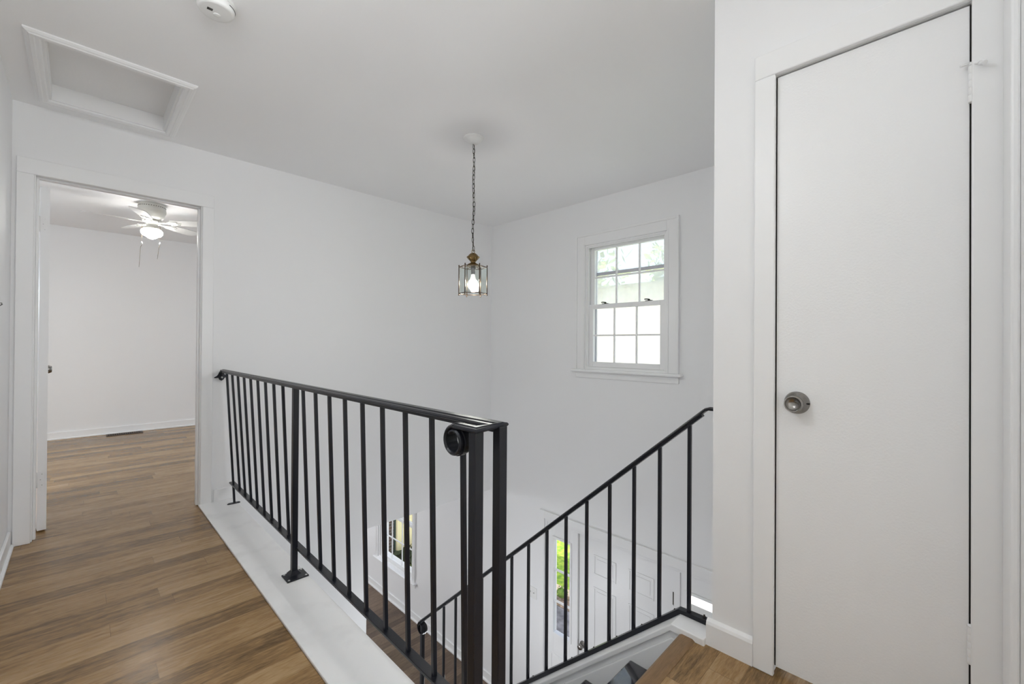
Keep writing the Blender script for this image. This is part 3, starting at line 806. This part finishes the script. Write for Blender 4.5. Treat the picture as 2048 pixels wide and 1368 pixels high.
# ------------------------------------------------------------------ bedroom: ceiling fan and floor register
FX, FY = .485, 5.38
fan = thing('ceiling_fan', 'white ceiling fan with lit globe seen through the bedroom doorway', 'ceiling fan', (FX, FY, ZC + .005))
zf = ZC + .0045
bm = bmesh.new()
lathe(bm, [(.098, zf), (.104, zf - .004), (.104, zf - .045), (.108, zf - .05), (.108, zf - .075), (.098, zf - .095), (.092, zf - .125), (.070, zf - .145), (.03, zf - .15)], (FX, FY, 0), 40)
hs = obj('motor_housing', bm, FANM, fan)
bm = bmesh.new()
for k in range(36):
    a = 2 * PI * k / 36
    tube(bm, [(FX + .1042 * math.cos(a), FY + .1042 * math.sin(a), zf - .030), (FX + .1042 * math.cos(a + .06), FY + .1042 * math.sin(a + .06), zf - .030)], .003, 5)
obj('vent', bm, DARK, hs)
zb_ = zf - .170
for k in range(5):
    a = math.radians(180 + 72 * k)
    R_ = Matrix.Translation((FX, FY, zb_)) @ Matrix.Rotation(a, 4, 'Z')
    bm = bmesh.new()
    out = [(.17, -.045), (.30, -.058), (.44, -.062), (.480, -.050), (.490, 0), (.480, .050), (.44, .062), (.30, .058), (.17, .045)]
    prism(bm, out, 'z', -.003, .003)
    bmesh.ops.transform(bm, matrix=R_ @ Matrix.Rotation(math.radians(-12), 4, 'X'), verts=bm.verts[:])
    bl = obj('blade', bm, FANB, fan)
    bm = bmesh.new()
    prism(bm, [(.05, -.012), (.13, -.010), (.17, -.036), (.235, -.030), (.21, -.008), (.255, 0), (.21, .008), (.235, .030), (.17, .036), (.13, .010), (.05, .012)], 'z', -.010, -.004)
    box(bm, .045, .075, -.014, .014, -.010, .022)
    bmesh.ops.transform(bm, matrix=R_ @ Matrix.Rotation(math.radians(-12), 4, 'X'), verts=bm.verts[:])
    obj('blade_bracket', bm, FANM, bl)
bm = bmesh.new()
lathe(bm, [(.055, zf - .148), (.062, zf - .155), (.062, zf - .175), (.045, zf - .185), (.042, zf - .215), (.050, zf - .225), (.064, zf - .232), (.066, zf - .243), (.060, zf - .246)], (FX, FY, 0), 32)
obj('light_fitter', bm, FANM, fan)
bm = bmesh.new()
lathe(bm, [(.062, zf - .238), (.078, zf - .250), (.084, zf - .264), (.082, zf - .284), (.070, zf - .300), (.046, zf - .312), (.030, zf - .325), (.012, zf - .333), (.001, zf - .334)], (FX, FY, 0), 36, caps=False)
obj('globe', bm, GLOBE, fan)
for (dx, dy, L1, L2, kmat) in ((-.077, -.045, .15, .24, WPLAST), (.055, -.06, .14, .16, WPLAST)):
    bm = bmesh.new()
    x, y = FX + dx, FY + dy
    tube(bm, [(FX + dx * .6, FY + dy * .6, zf - .205), (x, y, zf - .215), (x, y, zf - .23 - L1)], .0015, 6)
    tube(bm, [(x, y, zf - .23 - L1 - .03), (x - .008, y, zf - .23 - L1 - .05), (x - .018, y, zf - .23 - L1 - L2)], .0014, 6)
    pc = obj('pull_chain', bm, BRASS, fan)
    bm = bmesh.new(); lathe(bm, [(.001, zf - .23 - L1 + .004), (.007, zf - .23 - L1 - .006), (.008, zf - .23 - L1 - .018), (.004, zf - .23 - L1 - .03), (.001, zf - .23 - L1 - .031)], (x, y, 0), 12)
    obj('knob', bm, kmat, pc)

vt = thing('floor_register', 'brown slotted floor register by the bedroom far wall baseboard', 'floor vent', (.40, 7.02, 0))
bm = nb((.235, .565, 6.955, 6.972, .0004, .006), (.235, .565, 7.070, 7.087, .0004, .006), (.235, .252, 6.972, 7.070, .0004, .006), (.548, .565, 6.972, 7.070, .0004, .006))
obj('frame', bm, VENTM, vt)
bm = bmesh.new()
for k in range(15):
    x = .262 + k * .0196; box(bm, x, x + .009, 6.972, 7.070, .001, .005)
obj('grille', bm, VENTM, vt)
bm = nb((.252, .548, 6.972, 7.070, .0004, .001)); obj('damper', bm, VOID, vt)

# ------------------------------------------------------------------ outside
ZG = -2.85
struct('ground', nb((XB + .16, 40, -25, 40, ZG - .2, ZG)), two_tone('far_ground', (.10, .20, .03), (.22, .34, .05), 6, .95, 5), at=None)
lw = tag(obj('lawn', nb((5.55, 12.2, 3.65, 6.9, ZG, ZG + .02)), GRASS), 'bright green lawn outside the foyer sidelight', 'lawn', kind='stuff')
tag(obj('walkway', nb((XB + .18, 5.14, -2, 6.1, ZG, ZG + .015)), PAVE), 'grey paved walkway outside the front door', 'walkway')
tag(obj('planting_bed', nb((5.15, 5.37, 3.65, 6.1, ZG, ZG + .012)), MULCH), 'brown mulch bed between the walkway and the lawn', 'garden bed')
tag(obj('edging_stone', nb((5.38, 5.53, 3.65, 6.1, ZG, ZG + .07)), STONE, bev=.015), 'pale stone edging between the mulch bed and the lawn', 'edging')
tag(obj('driveway', nb((5.16, 12.2, -4.0, 3.6, ZG, ZG + .018)), mk('pale_concrete', (.42, .42, .42), .9, bump=.3, bscale=60)), 'pale concrete driveway seen through the right foyer sidelight', 'driveway')
def shrub(name, c, r, label, mat=SHRUBM, n=120, group=None):
    bm = bmesh.new()
    for k in range(n):
        d = Vector((random.gauss(0, 1), random.gauss(0, 1), random.gauss(0, 1))).normalized()
        p = Vector(c) + Vector((d.x * r[0], d.y * r[1], d.z * r[2])) * random.uniform(.5, 1)
        a = Vector((random.gauss(0, 1), random.gauss(0, 1), random.gauss(0, 1))).normalized(); b = a.cross(d).normalized()
        s = random.uniform(.16, .30) * max(r)
        vs = [bm.verts.new(p + a * s), bm.verts.new(p + b * s * .6), bm.verts.new(p - a * s), bm.verts.new(p - b * s * .6)]
        bm.faces.new(vs)
    ico(bm, c, 1, 2, (r[0] * .7, r[1] * .7, r[2] * .7))
    return bm
tag(obj('shrub', shrub('s', (4.3, 6.72, ZG + .19), (.50, .11, .15), ''), SHRUBM), 'low dark shrub below the cream panels outside the living room window', 'shrub')
tag(obj('flowering_plant', shrub('s', (5.26, 4.12, ZG + .15), (.11, .11, .10), '', n=60), LEAF), 'small leafy plant in the mulch bed outside the sidelight', 'plant')
# projecting bay outside the lower window: brick pier, shutter strip, cream panels
gw = thing('garage_wing', 'cream panelled garage wing outside the living room window', 'building', (5.0, 7.1, ZG))
obj('wall', nb((4.09, 6.4, 7.05, 9.0, ZG, .2)), CREAMY, gw)
bm = bmesh.new()
for k in range(9): box(bm, 4.13 + k * .16, 4.138 + k * .16, 7.040, 7.05, ZG, .2)
obj('battens', bm, CREAM, gw)
obj('brick_pier', nb((3.62, 4.05, 7.02, 9.0, ZG, .2)), BRICK, gw)
obj('corner_board', nb((4.05, 4.09, 7.01, 7.10, ZG, .2)), GREENP, gw)
obj('edge_board', nb((3.46, 3.62, 7.0, 7.10, ZG, .2)), BEIGE, gw)
nh = thing('neighbor_house', 'cream sided neighbouring house seen through the stairwell window', 'house', (14, 6.5, ZG))
obj('wall', nb((12.5, 18, -2, 15.0, ZG, 3.05)), CREAM, nh)
bm = bmesh.new(); prism(bm, [(12.2, 3.05), (15.2, 3.5), (18.3, 3.05)], 'y', -2.3, 15.3); obj('roof', bm, ROOF, nh)
def tree(loc, h, r, label, seed):
    random.seed(seed)
    t = thing('tree', label, 'tree', (loc[0], loc[1], ZG), 'trees beyond the stairwell window')
    bm = bmesh.new(); lathe(bm, [(.22, ZG), (.16, ZG + h * .4), (.08, ZG + h * .75)], (loc[0], loc[1], 0), 10); obj('trunk', bm, BARK, t)
    bm = bmesh.new()
    for k in range(420):
        d = Vector((random.gauss(0, 1), random.gauss(0, 1), random.gauss(0, 1))).normalized() * random.uniform(.3, 1)
        p = Vector((loc[0] + d.x * r, loc[1] + d.y * r, ZG + h * .78 + d.z * h * .26))
        a = Vector((random.gauss(0, 1), random.gauss(0, 1), random.gauss(0, 1))).normalized(); b = a.orthogonal().normalized()
        s = random.uniform(.18, .42)
        bm.faces.new([bm.verts.new(p + a * s), bm.verts.new(p + b * s * .6), bm.verts.new(p - a * s), bm.verts.new(p - b * s * .6)])
    obj('crown', bm, LEAF, t)
tree((21, 15.0), 10.5, 3.2, 'leafy tree at the left of the stairwell window above the cream house', 3)
tree((23, 10.2), 10.0, 2.0, 'smaller leafy tree behind the right panes of the stairwell window', 5)

# ------------------------------------------------------------------ lights
def point(name, loc, w, r=.1, col=(1, 1, 1)):
    l = bpy.data.lights.new(name, 'POINT'); l.energy = w; l.shadow_soft_size = r; l.color = col
    o = bpy.data.objects.new(name, l); COL.objects.link(o); o.location = loc
    return o
def area(name, loc, w, sx, sy, rot=(0, 0, 0), col=(1, 1, 1)):
    l = bpy.data.lights.new(name, 'AREA'); l.energy = w; l.shape = 'RECTANGLE'; l.size = sx; l.size_y = sy; l.color = col
    o = bpy.data.objects.new(name, l); COL.objects.link(o); o.location = loc; o.rotation_euler = rot
    return o
LC = (.955, .99, 1.035)
point('hall_fill', (.06, 1.05, 2.26), 13, .12, LC)  # added overhead fill without fixture, brightens the ledge and hall floor
point('landing_ceiling_lamp', (.85, .10, 2.15), .8, .12, LC)
point('rear_hall_fill', (1.0, -1.0, 1.95), 7, .25, LC)  # soft fill added behind the camera, no lamp modelled
point('rear_hall_low_fill', (1.26, -1.7, 1.1), 38, .25, LC)  # low fill added out of view to lift the ceiling
point('bedroom_fill', (2.1, 5.2, 1.1), 15, .14, (.85, .97, 1.08))  # unseen fill added to brighten the bedroom
point('bedroom_side_fill', (-1.05, 5.2, 1.5), 16, .14, (.85, .97, 1.08))  # second added bedroom fill, hidden behind the back wall, lifts its ceiling
point('foyer_fill', (2.1, 2.7, -1.65), 15, .16, LC)  # fill added below the frame for the stairwell walls and ceiling
point('living_room_fill', (1.2, 6.6, -.95), 58, .14, LC)  # unseen light added to brighten the living room walls

w = bpy.data.worlds.new('sky'); SC.world = w; w.use_nodes = True
nt = w.node_tree; bg = nt.nodes['Background']
sk = nt.nodes.new('ShaderNodeTexSky'); sk.sky_type = 'NISHITA'; sk.sun_disc = False; sk.sun_elevation = math.radians(48); sk.sun_rotation = math.radians(200); sk.air_density = 1.2; sk.dust_density = 3.0
nt.links.new(sk.outputs[0], bg.inputs[0]); bg.inputs[1].default_value = .40
sl = bpy.data.lights.new('sun', 'SUN'); sl.energy = 7.5; sl.angle = .01; sl.color = (1, .95, .86)
so = bpy.data.objects.new('sun', sl); COL.objects.link(so)
so.rotation_euler = Vector((.46, .34, -.86)).to_track_quat('-Z', 'Y').to_euler()

# ------------------------------------------------------------------ camera
a, b, r = (math.radians(q) for q in (45.1754, .2671, .3751))
fw = Vector((math.sin(a) * math.cos(b), math.cos(a) * math.cos(b), math.sin(b)))
rt = Vector((math.cos(a), -math.sin(a), 0)); up = rt.cross(fw)
R = rt * math.cos(r) + up * math.sin(r); U = up * math.cos(r) - rt * math.sin(r)
cam = bpy.data.cameras.new('camera'); co = bpy.data.objects.new('camera', cam); COL.objects.link(co)
cam.sensor_fit = 'HORIZONTAL'; cam.sensor_width = 36; cam.lens = 36 * 860.2486 / 2048; cam.clip_start = .02; cam.clip_end = 300
M = Matrix((R, U, -fw)).transposed().to_4x4(); M.translation = (0, 0, 1.1234)
co.matrix_world = M
SC.camera = co
SC.view_settings.view_transform = 'Standard'; SC.view_settings.look = 'None'; SC.view_settings.gamma = 1; SC.view_settings.exposure = .15
SC.view_settings.use_curve_mapping = False
cy_ = SC.cycles
cy_.use_denoising = True
cy_.max_bounces = 14; cy_.diffuse_bounces = 9; cy_.glossy_bounces = 4; cy_.transparent_max_bounces = 24; cy_.sample_clamp_indirect = 6
